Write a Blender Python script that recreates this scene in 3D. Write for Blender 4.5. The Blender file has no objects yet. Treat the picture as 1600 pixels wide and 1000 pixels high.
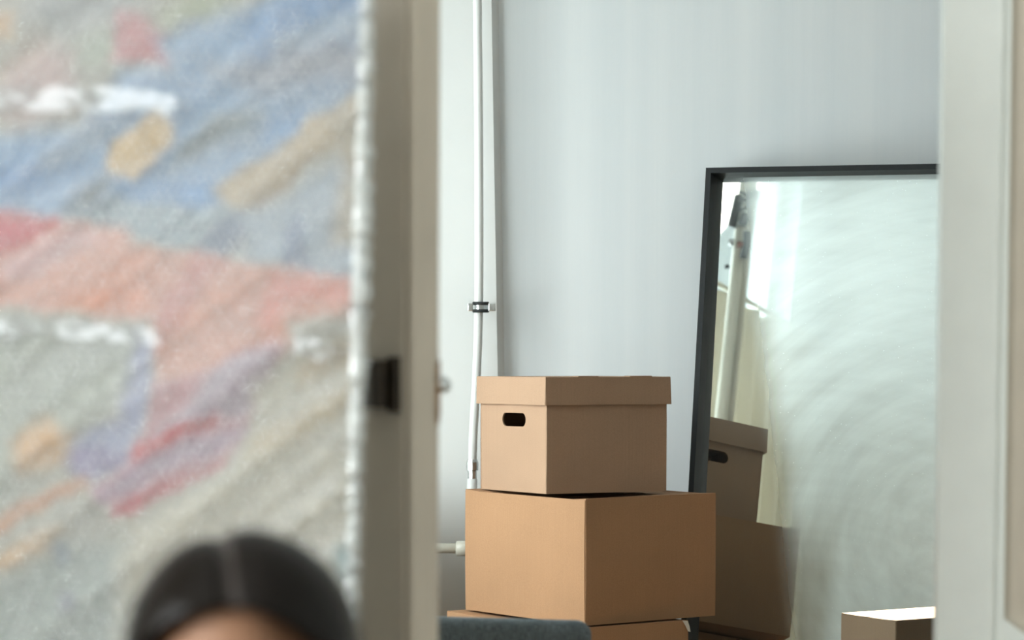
import bpy, bmesh, math, random
import numpy as np
from mathutils import Vector, Matrix, Euler

random.seed(7)
rng = np.random.default_rng(11)
SC = bpy.context.scene
COL = SC.collection
R_ = math.radians

# ------------------------------------------------------------------ camera
F_PX, TILT, EYE, HORIZON = 4600.0, 0.08, 1.5, 490.0
PP_Y = HORIZON + TILT * F_PX
cd = bpy.data.cameras.new('camera'); cam = bpy.data.objects.new('camera', cd); COL.objects.link(cam)
cam.location = (0, 0, EYE); cam.rotation_euler = (math.pi / 2 - math.atan(TILT), 0, 0)
cd.sensor_fit = 'HORIZONTAL'; cd.sensor_width = 36.0; cd.lens = F_PX / 1600 * 36
cd.shift_y = (PP_Y - 500) / 1600
cd.clip_start = 0.05; cd.clip_end = 60
cd.dof.use_dof = True; cd.dof.focus_distance = 7.45; cd.dof.aperture_fstop = 3.35
SC.camera = cam

# ------------------------------------------------------------------ world, sun, daylight
w = bpy.data.worlds.new('sky'); SC.world = w; w.use_nodes = True
w.node_tree.nodes['Background'].inputs[0].default_value = (0.75, 0.88, 0.95, 1)
w.node_tree.nodes['Background'].inputs[1].default_value = 0.5

def light(name, kind, loc, aim, energy, color, size=None):
    l = bpy.data.lights.new(name, kind); l.energy = energy; l.color = color
    if size: l.shape = 'RECTANGLE'; l.size, l.size_y = size
    o = bpy.data.objects.new(name, l); COL.objects.link(o); o.location = loc
    o.rotation_euler = (Vector(aim) - Vector(loc)).to_track_quat('-Z', 'Y').to_euler()
    return o
sun = light('sun', 'SUN', (-6, 2, 7), (0, 0, 0), 60.0, (1.0, 0.94, 0.85))
sun.data.angle = R_(0.6)
SUN_DIR = Vector((-0.9, -0.6, -0.87)).normalized()
sun.rotation_euler = SUN_DIR.to_track_quat('-Z', 'Y').to_euler()
light('daylight_room_window', 'AREA', (-1.62, 5.55, 2.0), (0, 5.55, 2.0), 46, (0.88, 0.97, 1.0), (0.95, 2.4))
light('added_side_window_light', 'AREA', (-1.60, 6.90, 1.75), (0, 6.90, 1.75), 70, (0.95, 0.985, 1.0), (1.15, 1.7))  # added unseen source, brightens the left faces of the boxes
light('daylight_hall_window', 'AREA', (-2.62, 1.4, 1.8), (0, 1.4, 1.8), 228, (0.94, 0.985, 1.0), (1.6, 1.7))
light('daylight_hall_rear_window', 'AREA', (-1.0, -1.62, 1.75), (-1.0, 0, 1.75), 16, (0.92, 0.98, 1.0), (1.1, 1.3))

SC.view_settings.view_transform = 'Standard'; SC.view_settings.look = 'None'
SC.view_settings.gamma = 1; SC.view_settings.use_curve_mapping = False
SC.view_settings.exposure = 0.35
SC.cycles.use_denoising = True
SC.cycles.max_bounces = 10; SC.cycles.transparent_max_bounces = 24
SC.cycles.caustics_reflective = False; SC.cycles.caustics_refractive = False
SC.cycles.sample_clamp_indirect = 6

# ------------------------------------------------------------------ pixel -> place helper (a measured depth y in metres)
_c = 1 / math.hypot(1, TILT); _s = TILT * _c
def P(px, py, Y):
    u = (PP_Y - py) / F_PX
    d = Vector(((px - 800) / F_PX, u * _s + _c, u * _c - _s))
    return Vector((0, 0, EYE)) + d * (Y / d.y)
def project(pts):
    v = np.asarray(pts, float) - np.array([0, 0, EYE])
    z = v[:, 1] * _c - v[:, 2] * _s; up = v[:, 1] * _s + v[:, 2] * _c
    return np.stack([800 + F_PX * v[:, 0] / z, PP_Y - F_PX * up / z], 1)

# ------------------------------------------------------------------ materials
def mat(name, color, rough=0.5, metal=0.0, spec=0.5, noise=None, bump=None, extra=None):
    """noise=(scale, amount) value variation; bump=(scale, strength, distance)"""
    m = bpy.data.materials.new(name); m.use_nodes = True
    nt = m.node_tree; b = nt.nodes['Principled BSDF']
    b.inputs['Base Color'].default_value = (*color, 1); b.inputs['Roughness'].default_value = rough
    b.inputs['Metallic'].default_value = metal; b.inputs['Specular IOR Level'].default_value = spec
    tc = nt.nodes.new('ShaderNodeTexCoord')
    if noise:
        n = nt.nodes.new('ShaderNodeTexNoise'); n.inputs['Scale'].default_value = noise[0]; n.inputs['Detail'].default_value = 4
        nt.links.new(tc.outputs['Object'], n.inputs['Vector'])
        mr = nt.nodes.new('ShaderNodeMapRange'); mr.inputs['To Min'].default_value = 1 - noise[1]; mr.inputs['To Max'].default_value = 1 + noise[1]
        mr.inputs['From Min'].default_value = 0.25; mr.inputs['From Max'].default_value = 0.75
        nt.links.new(n.outputs['Fac'], mr.inputs['Value'])
        h = nt.nodes.new('ShaderNodeHueSaturation'); h.inputs['Color'].default_value = (*color, 1)
        nt.links.new(mr.outputs[0], h.inputs['Value']); nt.links.new(h.outputs[0], b.inputs['Base Color'])
    if bump:
        n = nt.nodes.new('ShaderNodeTexNoise'); n.inputs['Scale'].default_value = bump[0]; n.inputs['Detail'].default_value = 3
        nt.links.new(tc.outputs['Object'], n.inputs['Vector'])
        bp = nt.nodes.new('ShaderNodeBump'); bp.inputs['Strength'].default_value = bump[1]; bp.inputs['Distance'].default_value = bump[2]
        nt.links.new(n.outputs['Fac'], bp.inputs['Height']); nt.links.new(bp.outputs[0], b.inputs['Normal'])
    return m

def mapped_noise(nt, scale_vec, scale, detail=3, coord='Object', dist=0.0):
    tc = nt.nodes.new('ShaderNodeTexCoord'); mp = nt.nodes.new('ShaderNodeMapping'); mp.inputs['Scale'].default_value = scale_vec
    n = nt.nodes.new('ShaderNodeTexNoise'); n.inputs['Scale'].default_value = scale; n.inputs['Detail'].default_value = detail
    n.inputs['Distortion'].default_value = dist
    nt.links.new(tc.outputs[coord], mp.inputs['Vector']); nt.links.new(mp.outputs[0], n.inputs['Vector'])
    return n

def cardboard(name, color):
    m = mat(name, color, rough=0.85, spec=0.2); nt = m.node_tree; b = nt.nodes['Principled BSDF']
    fl = mapped_noise(nt, (240, 240, 1.2), 1.0, 2)           # faint upright flutes
    sp = mapped_noise(nt, (1, 1, 1), 420, 2)                 # paper fibre speckle
    bl = mapped_noise(nt, (1, 1, 1), 5, 3)                   # broad scuffing
    mx = nt.nodes.new('ShaderNodeMath'); mx.operation = 'MULTIPLY_ADD'; mx.inputs[1].default_value = 0.10
    mx2 = nt.nodes.new('ShaderNodeMath'); mx2.operation = 'MULTIPLY_ADD'; mx2.inputs[1].default_value = 0.30
    mx3 = nt.nodes.new('ShaderNodeMath'); mx3.operation = 'MULTIPLY_ADD'; mx3.inputs[1].default_value = 0.22; mx3.inputs[2].default_value = 0.70
    nt.links.new(bl.outputs['Fac'], mx3.inputs[0]); nt.links.new(sp.outputs['Fac'], mx2.inputs[0]); nt.links.new(mx3.outputs[0], mx2.inputs[2])
    nt.links.new(fl.outputs['Fac'], mx.inputs[0]); nt.links.new(mx2.outputs[0], mx.inputs[2])
    h = nt.nodes.new('ShaderNodeHueSaturation'); h.inputs['Color'].default_value = (*color, 1)
    nt.links.new(mx.outputs[0], h.inputs['Value']); nt.links.new(h.outputs[0], b.inputs['Base Color'])
    bp = nt.nodes.new('ShaderNodeBump'); bp.inputs['Strength'].default_value = 0.25; bp.inputs['Distance'].default_value = 0.0008
    nt.links.new(fl.outputs['Fac'], bp.inputs['Height']); nt.links.new(bp.outputs[0], b.inputs['Normal'])
    return m

def wallpaper():
    m = mat('pale_striped_wallpaper', (0.72, 0.76, 0.78), rough=0.7, spec=0.25); nt = m.node_tree; b = nt.nodes['Principled BSDF']
    bands = mapped_noise(nt, (1, 0.0, 0.0), 9.0, 4)          # upright stripes of uneven width
    fine = mapped_noise(nt, (1, 0.02, 0.02), 330, 2)
    cr = nt.nodes.new('ShaderNodeValToRGB')
    cr.color_ramp.elements[0].position = 0.36; cr.color_ramp.elements[0].color = (0.735, 0.772, 0.79, 1)
    cr.color_ramp.elements[1].position = 0.62; cr.color_ramp.elements[1].color = (0.79, 0.815, 0.825, 1)
    e = cr.color_ramp.elements.new(0.5); e.color = (0.765, 0.795, 0.81, 1)
    ad = nt.nodes.new('ShaderNodeMath'); ad.operation = 'MULTIPLY_ADD'; ad.inputs[1].default_value = 0.12
    nt.links.new(fine.outputs['Fac'], ad.inputs[0]); nt.links.new(bands.outputs['Fac'], ad.inputs[2])
    sb = nt.nodes.new('ShaderNodeMath'); sb.operation = 'SUBTRACT'; sb.inputs[1].default_value = 0.06
    nt.links.new(ad.outputs[0], sb.inputs[0]); nt.links.new(sb.outputs[0], cr.inputs[0]); nt.links.new(cr.outputs[0], b.inputs['Base Color'])
    bp = nt.nodes.new('ShaderNodeBump'); bp.inputs['Strength'].default_value = 0.2; bp.inputs['Distance'].default_value = 0.001
    nt.links.new(fine.outputs['Fac'], bp.inputs['Height']); nt.links.new(bp.outputs[0], b.inputs['Normal'])
    return m

def mix_shader(nt, a, b, fac):
    mx = nt.nodes.new('ShaderNodeMixShader')
    if isinstance(fac, (int, float)): mx.inputs[0].default_value = fac
    else: nt.links.new(fac, mx.inputs[0])
    nt.links.new(a, mx.inputs[1]); nt.links.new(b, mx.inputs[2]); return mx.outputs[0]

def blank(name):
    m = bpy.data.materials.new(name); m.use_nodes = True; nt = m.node_tree
    nt.nodes.remove(nt.nodes['Principled BSDF']); return m, nt, nt.nodes['Material Output']

def film(name, haze, gloss, rough, tint=(1, 1, 1)):
    m, nt, out = blank(name)
    t = nt.nodes.new('ShaderNodeBsdfTransparent'); t.inputs[0].default_value = (*tint, 1)
    d = nt.nodes.new('ShaderNodeBsdfDiffuse'); d.inputs[0].default_value = (0.86, 0.89, 0.88, 1)
    g = nt.nodes.new('ShaderNodeBsdfGlossy'); g.inputs['Roughness'].default_value = rough
    lw = nt.nodes.new('ShaderNodeLayerWeight'); lw.inputs[0].default_value = 0.35
    mm = nt.nodes.new('ShaderNodeMath'); mm.operation = 'MULTIPLY_ADD'; mm.inputs[1].default_value = 0.6; mm.inputs[2].default_value = gloss
    nt.links.new(lw.outputs['Fresnel'], mm.inputs[0])
    a = mix_shader(nt, t.outputs[0], d.outputs[0], haze)
    nt.links.new(mix_shader(nt, a, g.outputs[0], mm.outputs[0]), out.inputs[0]); return m

def pane_glass():
    m, nt, out = blank('window_glass')
    t = nt.nodes.new('ShaderNodeBsdfTransparent'); t.inputs[0].default_value = (0.96, 0.99, 0.98, 1)
    g = nt.nodes.new('ShaderNodeBsdfGlossy'); g.inputs['Roughness'].default_value = 0.0
    nt.links.new(mix_shader(nt, t.outputs[0], g.outputs[0], 0.06), out.inputs[0]); return m

def sheer(name, col, trans):
    m, nt, out = blank(name)
    d = nt.nodes.new('ShaderNodeBsdfDiffuse'); d.inputs[0].default_value = (*col, 1)
    t = nt.nodes.new('ShaderNodeBsdfTranslucent'); t.inputs[0].default_value = (*col, 1)
    nt.links.new(mix_shader(nt, d.outputs[0], t.outputs[0], trans), out.inputs[0]); return m

def dusty_mirror():
    """silvered glass under a film of wiped dust (arced wipe marks, specks)"""
    m, nt, out = blank('dusty_mirror_glass')
    g = nt.nodes.new('ShaderNodeBsdfGlossy'); g.inputs['Roughness'].default_value = 0.012; g.inputs[0].default_value = (0.86, 0.90, 0.88, 1)
    g2 = nt.nodes.new('ShaderNodeBsdfGlossy'); g2.inputs['Roughness'].default_value = 0.28; g2.inputs[0].default_value = (0.82, 0.9, 0.89, 1)
    d = nt.nodes.new('ShaderNodeBsdfDiffuse'); d.inputs[0].default_value = (0.80, 0.905, 0.895, 1)
    tc = nt.nodes.new('ShaderNodeTexCoord')
    # arcs: noise sampled on (angle, radius) about a point low on the glass = strokes of a cloth
    def arcs(cx, cz, kr, ka, dist):
        sub = nt.nodes.new('ShaderNodeVectorMath'); sub.operation = 'SUBTRACT'; sub.inputs[1].default_value = (cx, 0, cz)
        nt.links.new(tc.outputs['Object'], sub.inputs[0])
        ln = nt.nodes.new('ShaderNodeVectorMath'); ln.operation = 'LENGTH'; nt.links.new(sub.outputs[0], ln.inputs[0])
        sp = nt.nodes.new('ShaderNodeSeparateXYZ'); nt.links.new(sub.outputs[0], sp.inputs[0])
        at = nt.nodes.new('ShaderNodeMath'); at.operation = 'ARCTAN2'; nt.links.new(sp.outputs[0], at.inputs[0]); nt.links.new(sp.outputs[2], at.inputs[1])
        cb = nt.nodes.new('ShaderNodeCombineXYZ')
        m1 = nt.nodes.new('ShaderNodeMath'); m1.operation = 'MULTIPLY'; m1.inputs[1].default_value = kr; nt.links.new(ln.outputs['Value'], m1.inputs[0])
        m2 = nt.nodes.new('ShaderNodeMath'); m2.operation = 'MULTIPLY'; m2.inputs[1].default_value = ka; nt.links.new(at.outputs[0], m2.inputs[0])
        nt.links.new(m1.outputs[0], cb.inputs[0]); nt.links.new(m2.outputs[0], cb.inputs[1])
        n = nt.nodes.new('ShaderNodeTexNoise'); n.inputs['Scale'].default_value = 1; n.inputs['Detail'].default_value = 5; n.inputs['Distortion'].default_value = dist
        nt.links.new(cb.outputs[0], n.inputs['Vector']); return n.outputs['Fac']
    a1 = arcs(0.69, 0.92, 17, 1.5, 0.10); a2 = arcs(0.30, 0.15, 15, 1.3, 0.12)
    nb = mapped_noise(nt, (1, 1, 1), 3.2, 4, dist=0.2).outputs['Fac']
    def mad(x, k, c):
        q = nt.nodes.new('ShaderNodeMath'); q.operation = 'MULTIPLY_ADD'; q.inputs[1].default_value = k
        nt.links.new(x, q.inputs[0])
        if isinstance(c, (int, float)): q.inputs[2].default_value = c
        else: nt.links.new(c, q.inputs[2])
        return q.outputs[0]
    # slightly more haze low on the glass, painted in to brighten it
    sp = nt.nodes.new('ShaderNodeSeparateXYZ'); nt.links.new(tc.outputs['Object'], sp.inputs[0])
    top = nt.nodes.new('ShaderNodeMapRange'); top.inputs['From Min'].default_value = 0.85; top.inputs['From Max'].default_value = 1.9
    top.inputs['To Min'].default_value = 0.06; top.inputs['To Max'].default_value = 0.0; nt.links.new(sp.outputs[2], top.inputs['Value'])
    dust = mad(a1, 0.46, mad(a2, 0.30, mad(nb, 0.22, mad(top.outputs[0], 1.0, 0.25))))  # dust base raised, it also stands in for a brighter reflection
    v = nt.nodes.new('ShaderNodeTexVoronoi'); v.inputs['Scale'].default_value = 55; nt.links.new(tc.outputs['Object'], v.inputs['Vector'])
    lt = nt.nodes.new('ShaderNodeMath'); lt.operation = 'LESS_THAN'; lt.inputs[1].default_value = 0.085; nt.links.new(v.outputs['Distance'], lt.inputs[0])
    dust = mad(lt.outputs[0], 0.30, dust)
    # haze thinned towards the left so the reflections stay clear
    lm = nt.nodes.new('ShaderNodeMapRange'); lm.interpolation_type = 'SMOOTHERSTEP'; lm.inputs['From Min'].default_value = 0.19; lm.inputs['From Max'].default_value = 0.32
    lm.inputs['To Min'].default_value = 0.05; lm.inputs['To Max'].default_value = 1.0; nt.links.new(mad(sp.outputs[2], 0.17, mad(sp.outputs[0], 1.0, -0.17)), lm.inputs['Value'])
    pm_ = nt.nodes.new('ShaderNodeMath'); pm_.operation = 'MULTIPLY'; nt.links.new(dust, pm_.inputs[0]); nt.links.new(lm.outputs[0], pm_.inputs[1]); dust = pm_.outputs[0]
    cl = nt.nodes.new('ShaderNodeClamp'); cl.inputs[1].default_value = 0.0; cl.inputs[2].default_value = 0.92; nt.links.new(dust, cl.inputs[0])
    soft = mix_shader(nt, d.outputs[0], g2.outputs[0], 0.45)
    nt.links.new(mix_shader(nt, g.outputs[0], soft, cl.outputs[0]), out.inputs[0]); return m

M = {}
M['wallpaper'] = wallpaper()
M['plaster'] = mat('white_painted_plaster', (0.76, 0.765, 0.75), 0.7, noise=(3, 0.03), bump=(60, 0.15, 0.002))
M['ceiling'] = mat('white_ceiling_paint', (0.80, 0.80, 0.78), 0.8, noise=(2, 0.02))
M['hall_wall'] = mat('warm_hall_paint', (0.60, 0.62, 0.59), 0.75, noise=(3, 0.04))
M['door'] = mat('white_gloss_door_paint', (0.70, 0.73, 0.70), 0.38, noise=(14, 0.03), bump=(35, 0.12, 0.002))
M['old_shaded_door'] = mat('yellowed_shaded_door_paint', (0.50, 0.445, 0.365), 0.42, noise=(10, 0.06), bump=(35, 0.15, 0.002))  # also paints shade into the panels of the right leaf
M['chip'] = mat('bare_wood_chip', (0.45, 0.28, 0.15), 0.8, noise=(60, 0.2))
M['iron'] = mat('dark_bronze_iron', (0.035, 0.026, 0.018), 0.35, 0.6, noise=(40, 0.3))
M['brass'] = mat('worn_brass', (0.75, 0.68, 0.52), 0.2, 1.0)
M['pipe'] = mat('white_enamel_pipe', (0.78, 0.79, 0.77), 0.35, noise=(12, 0.03))
M['steel'] = mat('zinc_steel', (0.62, 0.64, 0.64), 0.28, 1.0, noise=(80, 0.15))
M['rubber'] = mat('black_rubber', (0.015, 0.017, 0.018), 0.6)
M['radiator'] = mat('ivory_radiator_enamel', (0.50, 0.48, 0.41), 0.4, noise=(8, 0.05))
M['frame'] = mat('black_mirror_frame', (0.008, 0.010, 0.011), 0.55, spec=0.3, noise=(60, 0.2))
M['mirror'] = dusty_mirror()
M['card_pale'] = cardboard('pale_cardboard', (0.365, 0.235, 0.153))
M['card_brown'] = cardboard('brown_cardboard', (0.372, 0.212, 0.115))
M['card_shaded'] = cardboard('shaded_cardboard', (0.19, 0.14, 0.092))  # base darkened to stand in for shade on the box by the mirror
M['card_dark'] = mat('cardboard_inside', (0.16, 0.10, 0.06), 0.9)
M['paper'] = mat('torn_white_paper', (0.72, 0.68, 0.60), 0.8)
M['fabric'] = None
M['wood'] = mat('dark_beech', (0.16, 0.085, 0.04), 0.4, noise=(12, 0.25))
M['skin'] = mat('skin', (0.165, 0.083, 0.045), 0.6, spec=0.25, noise=(30, 0.06))  # base darkened to stand in for shade on the forehead
M['shirt'] = mat('grey_cotton', (0.36, 0.37, 0.39), 0.9, noise=(90, 0.12))
M['jeans'] = mat('blue_denim', (0.07, 0.11, 0.19), 0.9, noise=(140, 0.25))
M['eye_white'] = mat('eye_white', (0.8, 0.78, 0.75), 0.2)
M['iris'] = mat('dark_iris', (0.03, 0.015, 0.008), 0.15)
M['lip'] = mat('lip', (0.42, 0.14, 0.12), 0.45)
M['wood_floor'] = None
M['linen'] = sheer('cream_linen', (0.70, 0.655, 0.56), 0.35)
M['cream_pole'] = mat('cream_enamel_pole', (0.72, 0.68, 0.56), 0.4, noise=(10, 0.04))
M['black_plastic'] = mat('black_plastic', (0.012, 0.014, 0.016), 0.45)
M['rust'] = mat('brown_threaded_rod', (0.16, 0.05, 0.03), 0.5, 0.4)
M['glass'] = pane_glass()
M['wrap'] = film('bubble_wrap_film', 0.07, 0.02, 0.16)
M['bubble'] = film('bubble_wrap_bubbles', 0.20, 0.15, 0.12)
M['wrap_edge'] = film('bubble_wrap_folded_edge', 0.60, 0.14, 0.16, (0.88, 0.97, 0.96))
M['tape'] = film('clear_packing_tape', 0.14, 0.11, 0.09)

def fabric():
    m = mat('slate_woven_fabric', (0.06, 0.08, 0.09), 0.95, spec=0.2); nt = m.node_tree; b = nt.nodes['Principled BSDF']
    n1 = mapped_noise(nt, (60, 60, 900), 1, 2); n2 = mapped_noise(nt, (900, 200, 60), 1, 2)
    ad = nt.nodes.new('ShaderNodeMath'); ad.operation = 'ADD'; nt.links.new(n1.outputs['Fac'], ad.inputs[0]); nt.links.new(n2.outputs['Fac'], ad.inputs[1])
    cr = nt.nodes.new('ShaderNodeValToRGB'); cr.color_ramp.elements[0].position = 0.35; cr.color_ramp.elements[1].position = 0.7
    cr.color_ramp.elements[0].color = (0.058, 0.072, 0.08, 1); cr.color_ramp.elements[1].color = (0.24, 0.28, 0.30, 1)
    hf = nt.nodes.new('ShaderNodeMath'); hf.operation = 'MULTIPLY'; hf.inputs[1].default_value = 0.5
    nt.links.new(ad.outputs[0], hf.inputs[0]); nt.links.new(hf.outputs[0], cr.inputs[0]); nt.links.new(cr.outputs[0], b.inputs['Base Color'])
    b.inputs['Sheen Weight'].default_value = 0.2; b.inputs['Sheen Tint'].default_value = (0.7, 0.8, 0.85, 1)
    return m
M['fabric'] = fabric()
M['wood_floor'] = mat('oak_floor', (0.22, 0.13, 0.06), 0.4, noise=(6, 0.2))

# ------------------------------------------------------------------ mesh helpers
def obj(name, bm, m, parent=None, smooth=False, loc=None):
    me = bpy.data.meshes.new(name)
    if isinstance(bm, tuple): me.from_pydata(bm[0], [], bm[1])
    else: bm.normal_update(); bm.to_mesh(me); bm.free()
    me.materials.append(m if not isinstance(m, str) else M[m])
    if smooth:
        for p in me.polygons: p.use_smooth = True
    o = bpy.data.objects.new(name, me); COL.objects.link(o)
    if parent: o.parent = parent
    if loc: o.location = loc
    return o
def tag(o, label=None, cat=None, group=None, kind=None):
    if label: o['label'] = label
    if cat: o['category'] = cat
    if group: o['group'] = group
    if kind: o['kind'] = kind
    return o
def empty(name, loc=(0, 0, 0), rot=(0, 0, 0)):
    o = bpy.data.objects.new(name, None); COL.objects.link(o); o.location = loc; o.rotation_euler = rot; o.empty_display_size = 0.1; return o
def box(x0, x1, y0, y1, z0, z1, bev=0.0, bm=None, seg=2):
    bm = bm or bmesh.new()
    r = bmesh.ops.create_cube(bm, size=1)
    for v in r['verts']:
        v.co = Vector((x0 + (v.co.x + .5) * (x1 - x0), y0 + (v.co.y + .5) * (y1 - y0), z0 + (v.co.z + .5) * (z1 - z0)))
    if bev > 0:
        es = {e for v in r['verts'] for e in v.link_edges}
        bmesh.ops.bevel(bm, geom=list(es), offset=bev, segments=seg, affect='EDGES', profile=0.5)
    return bm
def frames(pts):
    out = []; n = len(pts); up = None
    for i in range(n):
        t = (pts[min(i + 1, n - 1)] - pts[max(i - 1, 0)]).normalized()
        if up is None: up = t.orthogonal().normalized()
        up = (up - t * up.dot(t)).normalized(); out.append((up.copy(), t.cross(up)))
    return out
def tube(pts, rad, seg=16, bm=None, cap=True):
    bm = bm or bmesh.new(); pts = [Vector(p) for p in pts]
    if isinstance(rad, (int, float)): rad = [rad] * len(pts)
    rings = []
    for p, (a, b), r in zip(pts, frames(pts), rad):
        rings.append([bm.verts.new(p + (a * math.cos(k * 2 * math.pi / seg) + b * math.sin(k * 2 * math.pi / seg)) * r) for k in range(seg)])
    for r0, r1 in zip(rings, rings[1:]):
        for k in range(seg): bm.faces.new((r0[k], r0[(k + 1) % seg], r1[(k + 1) % seg], r1[k]))
    if cap: bm.faces.new(list(reversed(rings[0]))); bm.faces.new(rings[-1])
    return bm
def catmull(pts, n=8):
    pts = [Vector(p) for p in pts]; q = [pts[0]] + pts + [pts[-1]]; out = []
    for i in range(1, len(q) - 2):
        for k in range(n):
            t = k / n; a, b, c, d = q[i - 1:i + 3]
            out.append(0.5 * ((2 * b) + (c - a) * t + (2 * a - 5 * b + 4 * c - d) * t * t + (3 * b - a - 3 * c + d) * t ** 3))
    out.append(pts[-1]); return out
def prism(outline, d0, d1, axes, bm=None):
    """outline of (u, v), extruded from d0 to d1; axes maps (u, v, d) to a Vector"""
    bm = bm or bmesh.new()
    A = [bm.verts.new(axes(u, v, d0)) for u, v in outline]; B = [bm.verts.new(axes(u, v, d1)) for u, v in outline]
    n = len(outline); bm.faces.new(A); bm.faces.new(list(reversed(B)))
    for k in range(n): bm.faces.new((A[k], B[k], B[(k + 1) % n], A[(k + 1) % n]))
    bmesh.ops.recalc_face_normals(bm, faces=bm.faces[:]); return bm
def slab(nu, nv, fn_out, fn_in):
    """closed sheet from two grids of points"""
    V, Fc = [], []
    for fn in (fn_out, fn_in):
        for j in range(nv + 1):
            for i in range(nu + 1): V.append(tuple(fn(i / nu, j / nv)))
    o = (nu + 1) * (nv + 1); idx = lambda i, j, s=0: s * o + j * (nu + 1) + i
    for j in range(nv):
        for i in range(nu):
            Fc.append((idx(i, j), idx(i + 1, j), idx(i + 1, j + 1), idx(i, j + 1)))
            Fc.append((idx(i, j, 1), idx(i, j + 1, 1), idx(i + 1, j + 1, 1), idx(i + 1, j, 1)))
    for i in range(nu):
        Fc.append((idx(i, 0), idx(i, 0, 1), idx(i + 1, 0, 1), idx(i + 1, 0))); Fc.append((idx(i, nv), idx(i + 1, nv), idx(i + 1, nv, 1), idx(i, nv, 1)))
    for j in range(nv):
        Fc.append((idx(0, j), idx(0, j + 1), idx(0, j + 1, 1), idx(0, j, 1))); Fc.append((idx(nu, j), idx(nu, j, 1), idx(nu, j + 1, 1), idx(nu, j + 1)))
    return V, Fc
def struct(name, bm, m, label, cat, parent=None):
    return tag(obj(name, bm, m, parent), label, cat, kind='structure')

# ------------------------------------------------------------------ the setting
LEFT, RIGHT, BACK, CEIL = -1.20, 4.6, 8.0, 3.4
DW0, DW1 = 4.74, 4.87                       # the wall with the double door
OPX0, OPX1, OPZ = -0.62, 1.44, 2.55
struct('floor', box(-2.4, RIGHT + .2, -1.5, BACK + .2, -0.1, 0), 'wood_floor', 'oak floor running from the hall into the room', 'floor')
bm = box(LEFT - .2, RIGHT + .2, DW1, BACK + .2, CEIL, CEIL + .1); box(-2.4, RIGHT + .2, -1.5, DW1, CEIL, CEIL + .1, bm=bm)
struct('ceiling', bm, 'ceiling', 'white ceiling over the hall and the room', 'ceiling')
UX0, UX1, UZ0, UZ1 = 1.92, 2.78, 1.55, 2.75       # window in the back wall, hidden behind the right door leaf
bm = box(LEFT - .2, UX0, BACK, BACK + .15, 0, CEIL); box(UX1, RIGHT + .2, BACK, BACK + .15, 0, CEIL, bm=bm)
box(UX0, UX1, BACK, BACK + .15, 0, UZ0, bm=bm); box(UX0, UX1, BACK, BACK + .15, UZ1, CEIL, bm=bm)
struct('wall_back', bm, 'wallpaper', 'pale blue-white wallpapered wall behind the boxes and the mirror', 'wall')
struct('wall_right', box(RIGHT, RIGHT + .15, DW0, BACK, 0, CEIL), 'wallpaper', 'pale wallpapered wall at the right of the room', 'wall')
# left wall with its window opening
WY0, WY1, WZ0, WZ1 = 5.10, 6.00, 0.85, 3.32
VY0, VY1, VZ0, VZ1 = 6.40, 7.45, 0.85, 2.50       # an added second window, unseen, to brighten the boxes from the left
bm = box(LEFT - .2, LEFT, DW1, WY0, 0, CEIL); box(LEFT - .2, LEFT, WY1, VY0, 0, CEIL, bm=bm); box(LEFT - .2, LEFT, VY1, BACK, 0, CEIL, bm=bm)
box(LEFT - .2, LEFT, VY0, VY1, 0, VZ0, bm=bm); box(LEFT - .2, LEFT, VY0, VY1, VZ1, CEIL, bm=bm)
box(LEFT - .2, LEFT, WY0, WY1, 0, WZ0, bm=bm); box(LEFT - .2, LEFT, WY0, WY1, WZ1, CEIL, bm=bm)
struct('wall_left', bm, 'wallpaper', 'pale wallpapered wall holding the room window', 'wall')
# door wall
bm = box(-2.4, OPX0, DW0, DW1, 0, CEIL); box(OPX1, RIGHT, DW0, DW1, 0, CEIL, bm=bm); box(OPX0, OPX1, DW0, DW1, OPZ, CEIL, bm=bm)
struct('wall_door', bm, 'plaster', 'white plaster wall around the double doorway', 'wall')
# hall
bm = box(-2.4, -2.25, -1.5, .6, 0, CEIL); box(-2.4, -2.25, 2.2, DW0, 0, CEIL, bm=bm); box(-2.4, -2.25, .6, 2.2, 0, .9, bm=bm); box(-2.4, -2.25, .6, 2.2, 2.7, CEIL, bm=bm)
struct('wall_hall_left', bm, 'hall_wall', 'warm painted wall at the left of the hall', 'wall')
struct('wall_hall_right', box(1.9, 2.05, -1.5, DW0, 0, CEIL), 'hall_wall', 'warm painted wall at the right of the hall', 'wall')
bm = box(-2.4, -1.6, -1.5, -1.35, 0, CEIL); box(-.4, 2.05, -1.5, -1.35, 0, CEIL, bm=bm)
box(-1.6, -.4, -1.5, -1.35, 0, 1.05, bm=bm); box(-1.6, -.4, -1.5, -1.35, 2.45, CEIL, bm=bm)
struct('wall_hall_back', bm, 'hall_wall', 'hall wall with a window behind the viewer', 'wall')
# chimney-breast like pier in the corner; its right side is shaped with a splay to make a shaded strip
PF = 7.968
p0, p1 = P(776, 300, PF), P(787, 300, BACK)
pil = [(-0.75, BACK), (-0.75, PF), (p0.x, PF), (p1.x, BACK + .001)]
def lean(u, v, d): return Vector((u + (0.0 if u < -0.5 else -0.022 * (d - 1.5) / 1.0 * 0.75), v, d))
struct('wall_pier', prism(pil, 0, CEIL, lean), 'plaster', 'white wall pier with a side splayed to read as shade behind the heating pipe', 'wall')
# skirting
struct('baseboard_back', box(0.02, RIGHT, BACK - .02, BACK, 0, .1, .004), 'door', 'white skirting board along the back wall', 'baseboard')

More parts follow.
